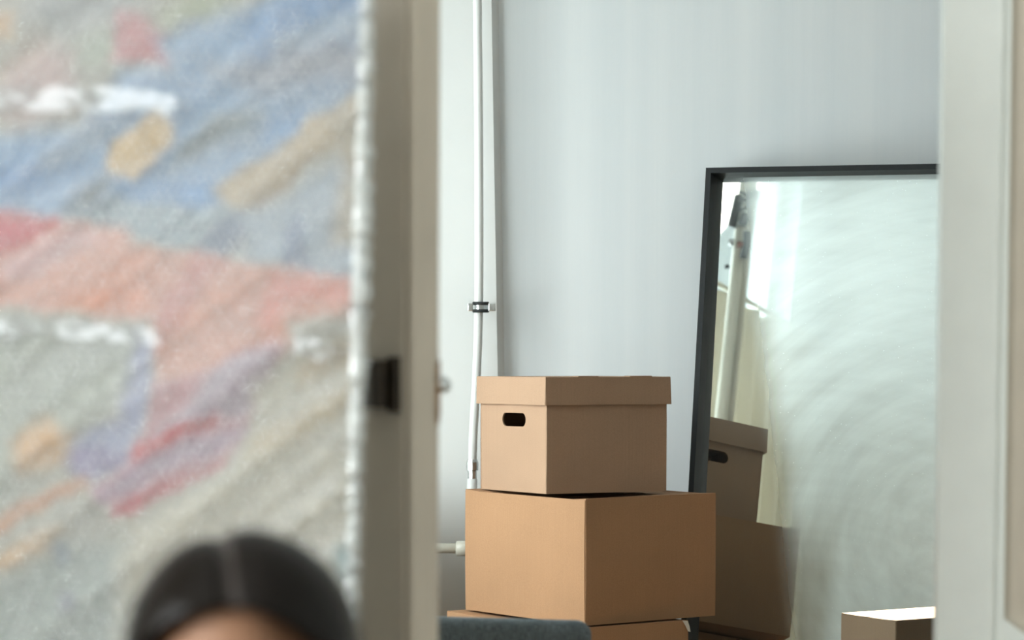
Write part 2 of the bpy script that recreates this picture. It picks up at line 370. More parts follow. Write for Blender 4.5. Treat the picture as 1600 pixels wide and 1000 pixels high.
# window in the left wall
def local(o, parent_loc): o.location = -Vector(parent_loc); return o
def window(name, y0, y1, z0, z1, bars, label):
    wl = Vector((LEFT - .1, (y0 + y1) / 2, z0))
    win = tag(empty(name, wl), label, 'window', kind='structure')
    for p, q in ((y0, y0 + .06), (y1 - .06, y1)):
        local(obj('window_frame', box(LEFT - .13, LEFT - .07, p, q, z0, z1, .004), 'door', win), wl)
    zs = [(z0, z0 + .06)] + bars + [(z1 - .06, z1)]
    for p, q in zs: local(obj('window_frame', box(LEFT - .13, LEFT - .07, y0 + .06, y1 - .06, p, q, .004), 'door', win), wl)
    for (_, p), (q, _) in zip(zs, zs[1:]): local(obj('pane', box(LEFT - .102, LEFT - .098, y0 + .06, y1 - .06, p, q), 'glass', win), wl)
    local(obj('window_sill', box(LEFT - .06, LEFT + .10, y0 - .08, y1 + .08, z0 - .04, z0, .006), 'door', win), wl)
window('window_1', WY0, WY1, WZ0, WZ1, [(2.44, 2.49)], 'tall white-framed window behind the cream curtain, reflected in the mirror')
window('added_window_2', VY0, VY1, VZ0, VZ1, [], 'added unseen window in the left wall lighting the stacked boxes')

# ------------------------------------------------------------------ double door
# left leaf: swung towards the hall, seen along its lock edge
LH = Vector((-0.581, DW0, 0)); th = R_(50); LW, LT = 0.735, 0.066
def leaf_left():
    root = tag(empty('door_1', LH, (0, R_(0.45), -th)), 'narrow open door leaf with a dark iron lock beside the wrapped painting', 'door', kind='structure')
    Hh = 2.48
    obj('door_stile', box(LW - .115, LW, -LT, 0, .01, Hh, .005), 'old_shaded_door', root)
    obj('door_stile', box(0, .11, -LT, 0, .01, Hh, .005), 'old_shaded_door', root)
    for z0, z1 in ((.01, .22), (.86, 1.0), (Hh - .12, Hh)): obj('door_rail', box(.11, LW - .115, -LT, 0, z0, z1, .003), 'old_shaded_door', root)
    for z0, z1 in ((.22, .86), (1.0, Hh - .12)): obj('door_panel', box(.11, LW - .115, -LT + .02, -.02, z0, z1, .006), 'old_shaded_door', root)
    # cover strip on the lock edge
    obj('cover_strip', box(LW, LW + .012, -LT + .004, -LT + .026, .01, Hh, .005), 'old_shaded_door', root)
    zc = 1.5 - (592 - 490) / 4600 * 4.2
    lk = obj('rim_lock', box(LW - .082, LW - .022, -LT - .024, -LT, zc - .034, zc + .034, .004), 'iron', root); lk['label'] = 'dark iron rim lock'
    obj('lock_plate', box(LW - .028, LW - .004, -LT - .010, -LT, zc - .039, zc + .039, .003), 'iron', lk)
    bm = bmesh.new(); bmesh.ops.create_uvsphere(bm, u_segments=20, v_segments=12, radius=.0075)
    kb = obj('keyhole_knob', bm, 'brass', lk, True, (LW - .066, -LT - .027, zc + .004))
    ch = [(-.004, -.035), (.002, -.05), (.003, 0), (.002, .028), (-.003, .04), (-.002, .01)]
    zc2 = 1.5 - (600 - 490) / 4600 * 4.2
    obj('paint_chip', prism(ch, -.008, -.002, lambda u, v, d: Vector((LW + .0012, d - u * .4, zc2 + v))), 'chip', root)
    # knob on the room side
    zk = 1.5 - (595 - 490) / 4600 * 4.25
    bm = tube([(LW - .06, 0, zk), (LW - .06, .012, zk), (LW - .06, .013, zk), (LW - .06, .034, zk), (LW - .06, .040, zk), (LW - .06, .056, zk), (LW - .06, .064, zk)], [.015, .015, .006, .006, .011, .012, .006])
    kn = obj('door_knob', bm, 'steel', root, True)
    return root
leaf_left()

# right leaf: shut, in the wall plane, with a moulded panel
def leaf_right():
    x0 = P(1470, 500, DW0).x; Y0, Y1 = DW0, DW0 + .045; X1 = OPX1 - .005; Hh = 2.5
    root = tag(empty('door_2', (x0, Y0, 0)), 'closed white door leaf with a moulded panel at the right edge of the view', 'door', kind='structure')
    rl = Vector((x0, Y0, 0)); sw = 0.091
    def part(n, bm, m='door'): return local(obj(n, bm, m, root), rl)
    # the lock stile is a little narrower low down, as the old leaf has been planed
    zb = 0.956
    o = lambda u, v, d: Vector((u, d, v))
    part('door_stile', prism([(x0, .01), (x0 + sw - .006, .01), (x0 + sw + .006, Hh), (x0, Hh)], Y0, Y1, o))
    part('door_stile', box(X1 - .1, X1, Y0, Y1, .01, Hh, .004))
    for z0, z1 in ((.01, .2), (zb - .14, zb), (Hh - .12, Hh)): part('door_rail', box(x0 + sw, X1 - .1, Y0, Y1, z0, z1, .003))
    for z0, z1 in ((.2, zb - .14), (zb, Hh - .12)):
        part('door_panel', box(x0 + sw - .01, X1 - .09, Y0 + .024, Y1 - .008, z0 - .005, z1 + .005), 'old_shaded_door')  # darker paint stands in for shade on the recessed panel
        # moulding frame with a canted lower corner
        c = .045; m = .018; a, b = x0 + sw, X1 - .1
        outer = [(a, z0), (b, z0), (b, z1), (a, z1)]
        inner = [(a + m + c, z0 + m), (b - m - c, z0 + m), (b - m, z0 + m + c), (b - m, z1 - m - c), (b - m - c, z1 - m), (a + m + c, z1 - m), (a + m, z1 - m - c), (a + m, z0 + m + c)]
        for k, seg in enumerate(([(a, z0), (b, z0), (b, z0 + m), (a, z0 + m)], [(a, z1 - m), (b, z1 - m), (b, z1), (a, z1)],
                                 [(a, z0 + m), (a + m, z0 + m), (a + m, z1 - m), (a, z1 - m)], [(b - m, z0 + m), (b, z0 + m), (b, z1 - m), (b - m, z1 - m)],
                                 [(a + m, z0 + m), (a + m + c, z0 + m), (a + m, z0 + m + c * .75)], [(b - m, z0 + m), (b - m, z0 + m + c * .75), (b - m - c, z0 + m)])):
            part('panel_moulding', prism(seg, Y0 + .009, Y0 + .026, o))
    return root
leaf_right()
# jamb lining and casing on the hall side
bm = box(OPX0 - .11, OPX0, DW0 - .02, DW0, 0, OPZ + .11, .004); box(OPX1, OPX1 + .11, DW0 - .02, DW0, 0, OPZ + .11, .004, bm); box(OPX0, OPX1, DW0 - .02, DW0, OPZ, OPZ + .11, .004, bm)
struct('trim_1', bm, 'door', 'white casing around the double doorway', 'trim')

# ------------------------------------------------------------------ heating pipes
rp = tag(empty('riser_pipe', (P(745, 700, 7.905).x, 7.905, 0)), 'thin white vertical heating pipe with a steel clamp on the wall pier', 'pipe')
YP = 7.905; cen = [(746, 0), (747.5, 150), (748.5, 330), (748, 480), (744.5, 590), (740, 670), (738, 722)]
pp = [P(745.5, -330, YP)] + [P(x, y, YP) for x, y in cen]
RPL = rp.location.copy()
local(obj('pipe', tube(catmull(pp, 6), .0118, 20), 'pipe', rp, True), RPL)
e0 = P(738, 722, YP); e1 = P(738, 748, YP)
local(obj('union_nut', tube([e0 + Vector((0, 0, .008)), e0 + Vector((0, 0, .002)), e0, e0 - Vector((0, 0, .022)), e0 - Vector((0, 0, .024)), e1], [.0125, .0155, .0165, .0165, .012, .012], 8), 'steel', rp), RPL)
local(obj('pipe_tail', tube([e1, P(737, 775, YP), P(737, 960, YP), Vector((P(737, 960, YP).x, YP, 0.02))], [.0135, .0145, .0145, .0145], 18), 'pipe', rp, True), RPL)
cc = P(750, 480, YP)
cl = local(obj('clamp_band', tube([cc + Vector((.002, 0, z)) for z in (-.0055, .0055)], [.0215, .0215], 24), 'steel', rp), RPL)
for z0, z1 in ((-.0145, -.0055), (.0055, .0145)):
    local(obj('rubber_liner', tube([cc + Vector((.002, 0, z0)), cc + Vector((.002, 0, (z0 + z1) / 2)), cc + Vector((.002, 0, z1))], [.0208, .0232, .0208], 24), 'rubber', rp, True), RPL)
for sx, w_ in ((-1, .014), (1, .019)):
    x0 = cc.x + .002 + sx * .0205; x1 = x0 + sx * w_
    local(obj('clamp_ear', box(min(x0, x1), max(x0, x1), cc.y - .0235, cc.y - .019, cc.z - .0105, cc.z + .0105, .002), 'steel', rp), RPL)
    local(obj('clamp_screw', tube([Vector(((x0 + x1) / 2, cc.y - .032, cc.z)), Vector(((x0 + x1) / 2, cc.y - .0235, cc.z))], .0045, 10), 'steel', rp), RPL)
local(obj('wall_stud', tube([cc + Vector((.002, .018, 0)), Vector((cc.x + .002, PF, cc.z))], .004, 10), 'steel', rp), RPL)

# radiator left of the pier front, feeding through a thick pipe with a coupling
rx0, ry = -0.70, 7.80
rad = tag(empty('radiator', (rx0, ry, 0)), 'ivory radiator pipe with a coupling beside the large brown box', 'radiator')
RL = rad.location.copy()
pa, pb = P(660, 856, 7.72), P(760, 857, 7.72)
pipe_r = .0135
local(obj('feed_pipe', tube([Vector((pa.x - .05, 7.72, pa.z)), Vector((pb.x, 7.72, pb.z))], pipe_r, 18), 'radiator', rad, True), RL)
k0, k1 = P(712, 857, 7.72), P(727, 857, 7.72)
local(obj('coupling', tube([k0, k0 + Vector((.003, 0, 0)), k1, k1 + Vector((.02, 0, 0))], [.0145, .020, .0205, .0205], 18), 'radiator', rad, True), RL)
for k in range(6):  # unseen sections, added tall and long to shade the lower pier
    x = rx0 + .02 + k * .072
    bm = box(x, x + .062, 7.66, 7.80, .30, 1.05, .02, seg=3)
    local(obj('radiator_section', bm, 'radiator', rad, True), RL)
for k in (0, 5):
    x = rx0 + .051 + k * .072
    local(obj('radiator_foot', tube([(x, 7.73, 0), (x, 7.73, .31)], .018, 12), 'radiator', rad), RL)

# ------------------------------------------------------------------ leaning mirror
PSI, AL = R_(20), R_(10)
mn = Vector((-math.sin(PSI) * math.cos(AL), -math.cos(PSI) * math.cos(AL), math.sin(AL)))
mu = Vector((math.cos(PSI), -math.sin(PSI), 0))                      # along the top, to the right
mv = Vector((math.sin(AL) * math.sin(PSI), math.sin(AL) * math.cos(PSI), math.cos(AL)))   # up the frame
tl = P(1103, 262, 7.90)
MH = tl.z / mv.z; MW = 0.72
mo = tl - mv * MH
mir = tag(empty('mirror'), 'large dusty mirror in a deep black frame leaning on the back wall', 'mirror')
mir.matrix_world = Matrix(((mu.x, -mn.x, mv.x, mo.x), (mu.y, -mn.y, mv.y, mo.y), (mu.z, -mn.z, mv.z, mo.z), (0, 0, 0, 1)))
FW, FD, REC = .0145, .078, .060       # local axes: x right, y away from the viewer, z up
ax = lambda u, v, d: Vector((u, d, v))
for q in ([(0, 0), (FW, FW), (FW, MH - FW), (0, MH)], [(MW, 0), (MW - FW, FW), (MW - FW, MH - FW), (MW, MH)],
          [(0, MH), (FW, MH - FW), (MW - FW, MH - FW), (MW, MH)], [(0, 0), (FW, FW), (MW - FW, FW), (MW, 0)]):
    obj('frame_rail', prism(q, 0, FD, ax), 'frame', mir)
obj('mirror_glass', box(FW - .003, MW - FW + .003, REC, REC + .006, FW - .003, MH - FW + .003), 'mirror', mir)
obj('backing_board', box(FW - .004, MW - FW + .004, REC + .007, FD - .004, FW - .003, MH - FW + .003), 'card_dark', mir)

# ------------------------------------------------------------------ boxes
TH = .004
def panel(L, H, bow, face, seed):
    """corrugated panel standing on the local x axis, thickness along +y; bows outwards (-y)"""
    r = random.Random(seed); ph = r.random() * 6
    def out(u, v): return (u * L, -bow * math.sin(math.pi * u) * math.sin(math.pi * v) - .0012 * math.sin(7 * u + ph) * math.sin(math.pi * v), v * H)
    def inn(u, v): p = out(u, v); return (p[0], p[1] + TH, p[2])
    return slab(10, 8, out, inn)
def panel_hole(L, H, hx, hz, hw, hh, bow=0):
    """panel with a stadium handhold"""
    N = 32; inner = []; rr = hh / 2
    for k in range(N):
        t = 2 * math.pi * k / N; c, s = math.cos(t), math.sin(t)
        inner.append((hx + (hw / 2 - rr) * (1 if c > 1e-6 else -1 if c < -1e-6 else 0) + rr * c, hz + rr * s))
    outer = []
    corners = [(0, 0), (L, 0), (L, H), (0, H)]
    for x, z in inner:
        dx, dz = (x - hx) or 1e-9, (z - hz) or 1e-9
        t = min(((L - hx) / dx if dx > 0 else -hx / dx), ((H - hz) / dz if dz > 0 else -hz / dz)); outer.append([hx + dx * t, hz + dz * t])
    for cx, cz in corners:
        k = min(range(N), key=lambda i: (outer[i][0] - cx) ** 2 + (outer[i][1] - cz) ** 2); outer[k] = [cx, cz]
    bm = bmesh.new(); R = []
    for y in (0, TH):
        R.append(([bm.verts.new((x, y, z)) for x, z in outer], [bm.verts.new((x, y, z)) for x, z in inner]))
    for k in range(N):
        j = (k + 1) % N
        bm.faces.new((R[0][0][k], R[0][0][j], R[0][1][j], R[0][1][k])); bm.faces.new((R[1][0][k], R[1][1][k], R[1][1][j], R[1][0][j]))
        bm.faces.new((R[0][1][k], R[0][1][j], R[1][1][j], R[1][1][k])); bm.faces.new((R[0][0][k], R[1][0][k], R[1][0][j], R[0][0][j]))
    bmesh.ops.recalc_face_normals(bm, faces=bm.faces[:]); return bm
def place(o, loc, rz): o.location = loc; o.rotation_euler = (0, 0, rz); return o

def carton(loc, phi, a, b, h, m, label, bow=.004, sag=.010, seed=0, lift=(0, 0), tilt=(0, 0)):
    """closed carton; local x runs along the right-hand visible face, local y along the left-hand one, origin at the near corner"""
    root = tag(empty('cardboard_box', loc, (tilt[0], tilt[1], phi)), label, 'box', 'cardboard boxes of the move')
    g = .0015
    place(obj('side_panel', panel(b - 2 * g, h, bow, 0, seed), m, root), (g, 0, 0), 0)                       # right-hand face
    place(obj('side_panel', panel(a - 2 * g, h, bow, 0, seed + 1), m, root), (0, a - g, 0), -math.pi / 2)      # left-hand face
    place(obj('side_panel', panel(b - 2 * g, h, bow, 0, seed + 2), m, root), (b - g, a, 0), math.pi)
    place(obj('side_panel', panel(a - 2 * g, h, bow, 0, seed + 3), m, root), (b, g, 0), math.pi / 2)
    obj('bottom_panel', box(TH, b - TH, TH, a - TH, .001, .001 + TH), m, root)
    # four top flaps, meeting in the middle; the outer pair lies on the inner pair
    def flap(u0, u1, depth, z, s):
        def o_(u, v): return (u0 + u * (u1 - u0), v * depth, z - s * math.sin(v * math.pi / 2) + .0035 * math.sin(5 * u + seed) * v)
        def i_(u, v): p = o_(u, v); return (p[0], p[1], p[2] - .003)
        return slab(8, 5, i_, o_)
    za = h + .0032
    place(obj('top_flap', flap(.003, a - .003, b * .32, h, sag), m, root), (0, a, 0), -math.pi / 2)
    place(obj('top_flap', flap(.003, a - .003, b * .32, h, sag), m, root), (b, 0, 0), math.pi / 2)
    place(obj('top_flap', flap(.002, b - .002, a * .497, za + lift[0], sag * .9), m, root), (0, 0, 0), 0)
    place(obj('top_flap', flap(.002, b - .002, a * .497, za + lift[1], sag * .9), m, root), (b, a, 0), math.pi)
    return root

def fit(corner, dirv, px):
    lo, hi = 0.0, 1.5; s = 1 if px > project([corner])[0][0] else -1
    for _ in range(50):
        m = (lo + hi) / 2
        if s * (project([corner + dirv * m])[0][0] - px) > 0: hi = m
        else: lo = m
    return lo
def rl(phi): return Vector((math.cos(phi), math.sin(phi), 0)), Vector((-math.sin(phi), math.cos(phi), 0))

# tall bottom box of the stack
ph3 = R_(34); c3 = P(884, 984, 7.06); r3, l3 = rl(ph3)
H3 = 0.7385
c3.z = 0
top3 = Vector((c3.x, c3.y, H3))
B3 = carton(Vector((c3.x, c3.y, 0)), ph3, fit(top3, l3, 698), fit(top3, r3, 1076), H3, 'card_brown', 'bottom cardboard box of the stack, mostly hidden behind the dark chair', seed=21, sag=.006)
tc = top3 + r3 * (fit(top3, r3, 1076) - .004)
# torn paper corner on it
tp = [(-.022, .004), (-.006, .002), (.0, -.012), (.003, -.026), (-.004, -.024), (-.012, -.010)]
o = obj('torn_paper', prism(tp, -.004, -.0025, lambda u, v, d: Vector((fit(top3, r3, 1076) + u, d, H3 + v))), 'paper', B3); o['label'] = 'torn white paper corner'

# big middle box
ph2 = R_(36.5); c2 = P(914, 978, 7.10); r2, l2 = rl(ph2)
a2, b2 = fit(c2, l2, 727), fit(c2, r2, 1118)
H2 = .305
carton(c2, ph2, a2, b2, H2, 'card_brown', 'large plain cardboard box in the middle of the stack', bow=.006, sag=.012, seed=3)

# archive box with lid
ph1 = R_(29.5); c1 = P(854, 772, 7.215)
A1, B1, H1, LH1 = .335, .348, .283, .068
ab = tag(empty('archive_box', c1, (0, 0, 0)), 'lidded cardboard archive box with an oval handhold on top of the stack', 'box', 'cardboard boxes of the move')
ab.rotation_mode = 'XYZ'
ab.matrix_world = Matrix.Translation(c1) @ Matrix.Rotation(R_(-0.9), 4, 'X') @ Matrix.Rotation(ph1, 4, 'Z')
m = 'card_pale'
place(obj('side_panel', panel(B1, H1 - .004, .002, 0, 51), m, ab), (0, 0, 0), 0)
hp = P(798, 651, 7.3)
place(obj('side_panel', panel_hole(A1, H1 - .004, A1 * .515, .180, .118, .034), m, ab), (0, A1, 0), -math.pi / 2)
place(obj('side_panel', panel(B1, H1 - .004, .002, 0, 52), m, ab), (B1, A1, 0), math.pi)
place(obj('side_panel', panel_hole(A1, H1 - .004, A1 * .485, .180, .118, .034), m, ab), (B1, 0, 0), math.pi / 2)
obj('bottom_panel', box(TH, B1 - TH, TH, A1 - TH, .001, .006), m, ab)
ov = .007
lid = obj('lid', box(-ov, B1 + ov, -ov, A1 + ov, H1, H1 + .004, .001), m, ab)
def rim(L, z0, z1, flare):
    return slab(8, 3, lambda u, v: (u * L, -flare * (1 - v) - .0015 * math.sin(9 * u) * (1 - v), z0 + v * (z1 - z0)), lambda u, v: (u * L, -flare * (1 - v) + .005, z0 + v * (z1 - z0)))
zr0, zr1 = H1 + .003 - LH1, H1 + .003
place(obj('lid_rim', rim(B1 + 2 * ov, zr0, zr1, .002), m, lid), (-ov, -ov, 0), 0)
place(obj('lid_rim', rim(A1 + 2 * ov, zr0, zr1, .001), m, lid), (-ov, A1 + ov, 0), -math.pi / 2)
place(obj('lid_rim', rim(B1 + 2 * ov, zr0, zr1, .002), m, lid), (B1 + ov, A1 + ov, 0), math.pi)
place(obj('lid_rim', rim(A1 + 2 * ov, zr0, zr1, .003), m, lid), (B1 + ov, -ov, 0), math.pi / 2)
for x0, x1 in ((.085, .145), (.235, .30)):
    obj('lid_tab', box(x0, x1, -ov - .001, .02, H1 + .0035, H1 + .0062, .001), m, lid)

# sunlit box by the mirror
ph4 = R_(32); c4 = P(1400, 969, 6.9); r4, l4 = rl(ph4); H4 = c4.z - .004
carton(Vector((c4.x, c4.y, 0)), ph4, fit(c4, l4, 1314), .42, H4, 'card_shaded', 'cardboard box with a sunlit top standing in front of the mirror', seed=40, bow=.003, sag=.004, lift=(0, 0))

# ------------------------------------------------------------------ chair in front of the stack
def chair():
    Y = 5.9; xr = P(915, 1000, Y).x; ztop = P(800, 963, Y).z; wd = .46
    root = tag(empty('upholstered_chair', (xr - wd / 2, Y, 0), (0, R_(0.9), R_(-6))), 'dark slate upholstered chair with a rounded back in front of the boxes', 'chair')
    # back: rounded slab leaning back a little
    z0, z1 = .50, ztop; t = .033; rc = .030
    def outline(inset):
        pts = []; x = wd / 2 - inset; r = rc
        for cx, cz, a0 in ((x - r, z1 - inset - r, 0), (-x + r, z1 - inset - r, 90), (-x + r, z0 + inset + r, 180), (x - r, z0 + inset + r, 270)):
            for k in range(7):
                a = R_(a0 + 90 * k / 6); pts.append((cx + r * math.cos(a), cz + r * math.sin(a)))
        return pts
    bm = bmesh.new(); rings = []
    for ins, d in ((.022, -t), (.010, -t + .004), (.002, -t + .014), (0, 0), (.002, t - .014), (.010, t - .004), (.022, t)):
        rings.append([bm.verts.new((u, d - (v - .5) * .10 + .02, v)) for u, v in outline(ins)])
    n = len(rings[0])
    for q0, q1 in zip(rings, rings[1:]):
        for k in range(n): bm.faces.new((q0[k], q0[(k + 1) % n], q1[(k + 1) % n], q1[k]))
    bm.faces.new(rings[0]); bm.faces.new(list(reversed(rings[-1]))); bmesh.ops.recalc_face_normals(bm, faces=bm.faces[:])
    obj('backrest', bm, 'fabric', root, True)
    obj('seat', box(-.23, .23, .0, .46, .41, .49, .025, seg=4), 'fabric', root, True)
    for x, y in ((-.2, .03), (.2, .03), (-.2, .42), (.2, .42)):
        obj('leg', tube([(x * 1.08, y + (-.02 if y < .2 else .02), 0), (x, y, .415)], [.013, .019], 14), 'wood', root, True)
    for x in (-.17, .17):
        obj('back_post', tube([(x, .05, .44), (x, .03, .56)], .014, 12), 'wood', root, True)
    return root
chair()

# ------------------------------------------------------------------ things the mirror shows: drape and pole by the window
def drape(x, y0, y1, z0, z1, folds, amp, label, taper=0.0):
    nu, nv = folds * 10, 14
    def pt(u, v):
        k = 1 - taper * (1 - abs(2 * v - 1))
        y = (y0 + y1) / 2 + (u - .5) * (y1 - y0) * k
        return Vector((x + amp * math.sin(u * folds * 2 * math.pi + .8 * math.sin(3 * v)) * (.7 + .3 * math.sin(5 * u)) , y, z0 + v * (z1 - z0)))
    V, Fc = [], []
    for j in range(nv + 1):
        for i in range(nu + 1): V.append(tuple(pt(i / nu, j / nv)))
    for j in range(nv):
        for i in range(nu): k = j * (nu + 1) + i; Fc.append((k, k + 1, k + nu + 2, k + nu + 1))
    o = obj('curtain', (V, Fc), 'linen', None, True)
    sm = o.modifiers.new('thickness', 'SOLIDIFY'); sm.thickness = .0012
    return tag(o, label, 'curtain')
drape(LEFT + .14, 4.872, 5.80, .06, 2.52, 9, .028, 'cream linen curtain beside the window, seen only in the mirror')
rod = tag(empty('curtain_rod', (LEFT + .14, 5.4, 2.54)), 'cream curtain rod above the cream curtain', 'curtain rod')
RO = rod.location.copy()
local(obj('rod', tube([(LEFT + .14, 4.93, 2.54), (LEFT + .14, 5.82, 2.54)], .010, 12), 'cream_pole', rod), RO)
for y in (4.97, 5.79): local(obj('rod_bracket', tube([(LEFT, y, 2.54), (LEFT + .14, y, 2.54)], .006, 8), 'cream_pole', rod), RO)

POLE = Vector((-0.93, 5.83, 0))
po = tag(empty('clamp_pole', POLE), 'cream upright pole with black clamps and cable loops, seen in the mirror', 'pole')
obj('pole', tube([(0, 0, 0), (0, 0, CEIL)], .024, 18), 'cream_pole', po, True)
obj('pole', tube([(.026, -.02, 0), (.026, -.02, CEIL)], .009, 12), 'linen', po, True)
s = Vector((.80, -.60, 0)); fr = Vector((.022, .028, 0))       # across and towards the mirror
def bar(a, za, b, zb, r, n, m='black_plastic'): return obj(n, tube([s * a + fr + Vector((0, 0, za)), s * b + fr + Vector((0, 0, zb))], r, 12), m, po, True)
bar(-.036, 2.70, -.022, 2.82, .017, 'clamp_body')
bar(-.010, 2.637, .016, 2.637, .011, 'threaded_rod', 'rust')
obj('clamp_handle', tube(catmull([s * .017 + fr + Vector((0, 0, 2.588)), s * .024 + fr + Vector((0, 0, 2.635)), s * .022 + fr + Vector((0, 0, 2.685))], 6), .015, 12), 'black_plastic', po, True)
bar(.002, 2.712, .012, 2.752, .017, 'clamp_knob')
lp = [s * (-.025 + .045 * math.sin(t)) + fr + Vector((0, 0, 2.80 + .035 * math.cos(t))) for t in [k * math.pi / 10 for k in range(11)]]
obj('cable_loop', tube(lp, .006, 8), 'rubber', po, True)
bar(-.02, 2.81, .03, 2.80, .006, 'cable_loop', 'rubber')
bar(.012, 2.825, .05, 2.832, .018, 'clamp_jaw')
bar(-.042, 2.64, -.022, 2.64, .012, 'clamp_joint', 'steel')
bar(-.045, 2.545, -.03, 2.55, .007, 'clamp_joint', 'rubber')

# ------------------------------------------------------------------ wrapped painting
PY = 3.70
ROLL = R_(1.75)
pr = P(561, 500, PY)                       # a point on the right edge
CW, CH, CT = 1.02, 1.98, .035
# local axes: x right, y depth, z up, origin at the lower right corner, rolled about y
Rm = Matrix.Rotation(ROLL, 4, 'Y')
foot = pr - (Rm @ Vector((0, 0, pr.z / math.cos(ROLL))))
lowest = (Rm @ Vector((-CW, 0, 0))).z
pt_root = tag(empty('wrapped_painting'), 'tall abstract painting in blue, salmon and beige wrapped in bubble wrap', 'painting')
lift = max(0.0, -lowest)
base = Vector((foot.x, PY, 0))
pt_root.matrix_world = Matrix.Translation(base) @ Rm
low = min((pt_root.matrix_world @ Vector((x, 0, 0))).z for x in (0, -CW))
Z0 = (.012 - low)                          # canvas starts this far up its own axis so the low corner stands on the floor
Z1 = Z0 + CH
MWp = np.array(pt_root.matrix_world)

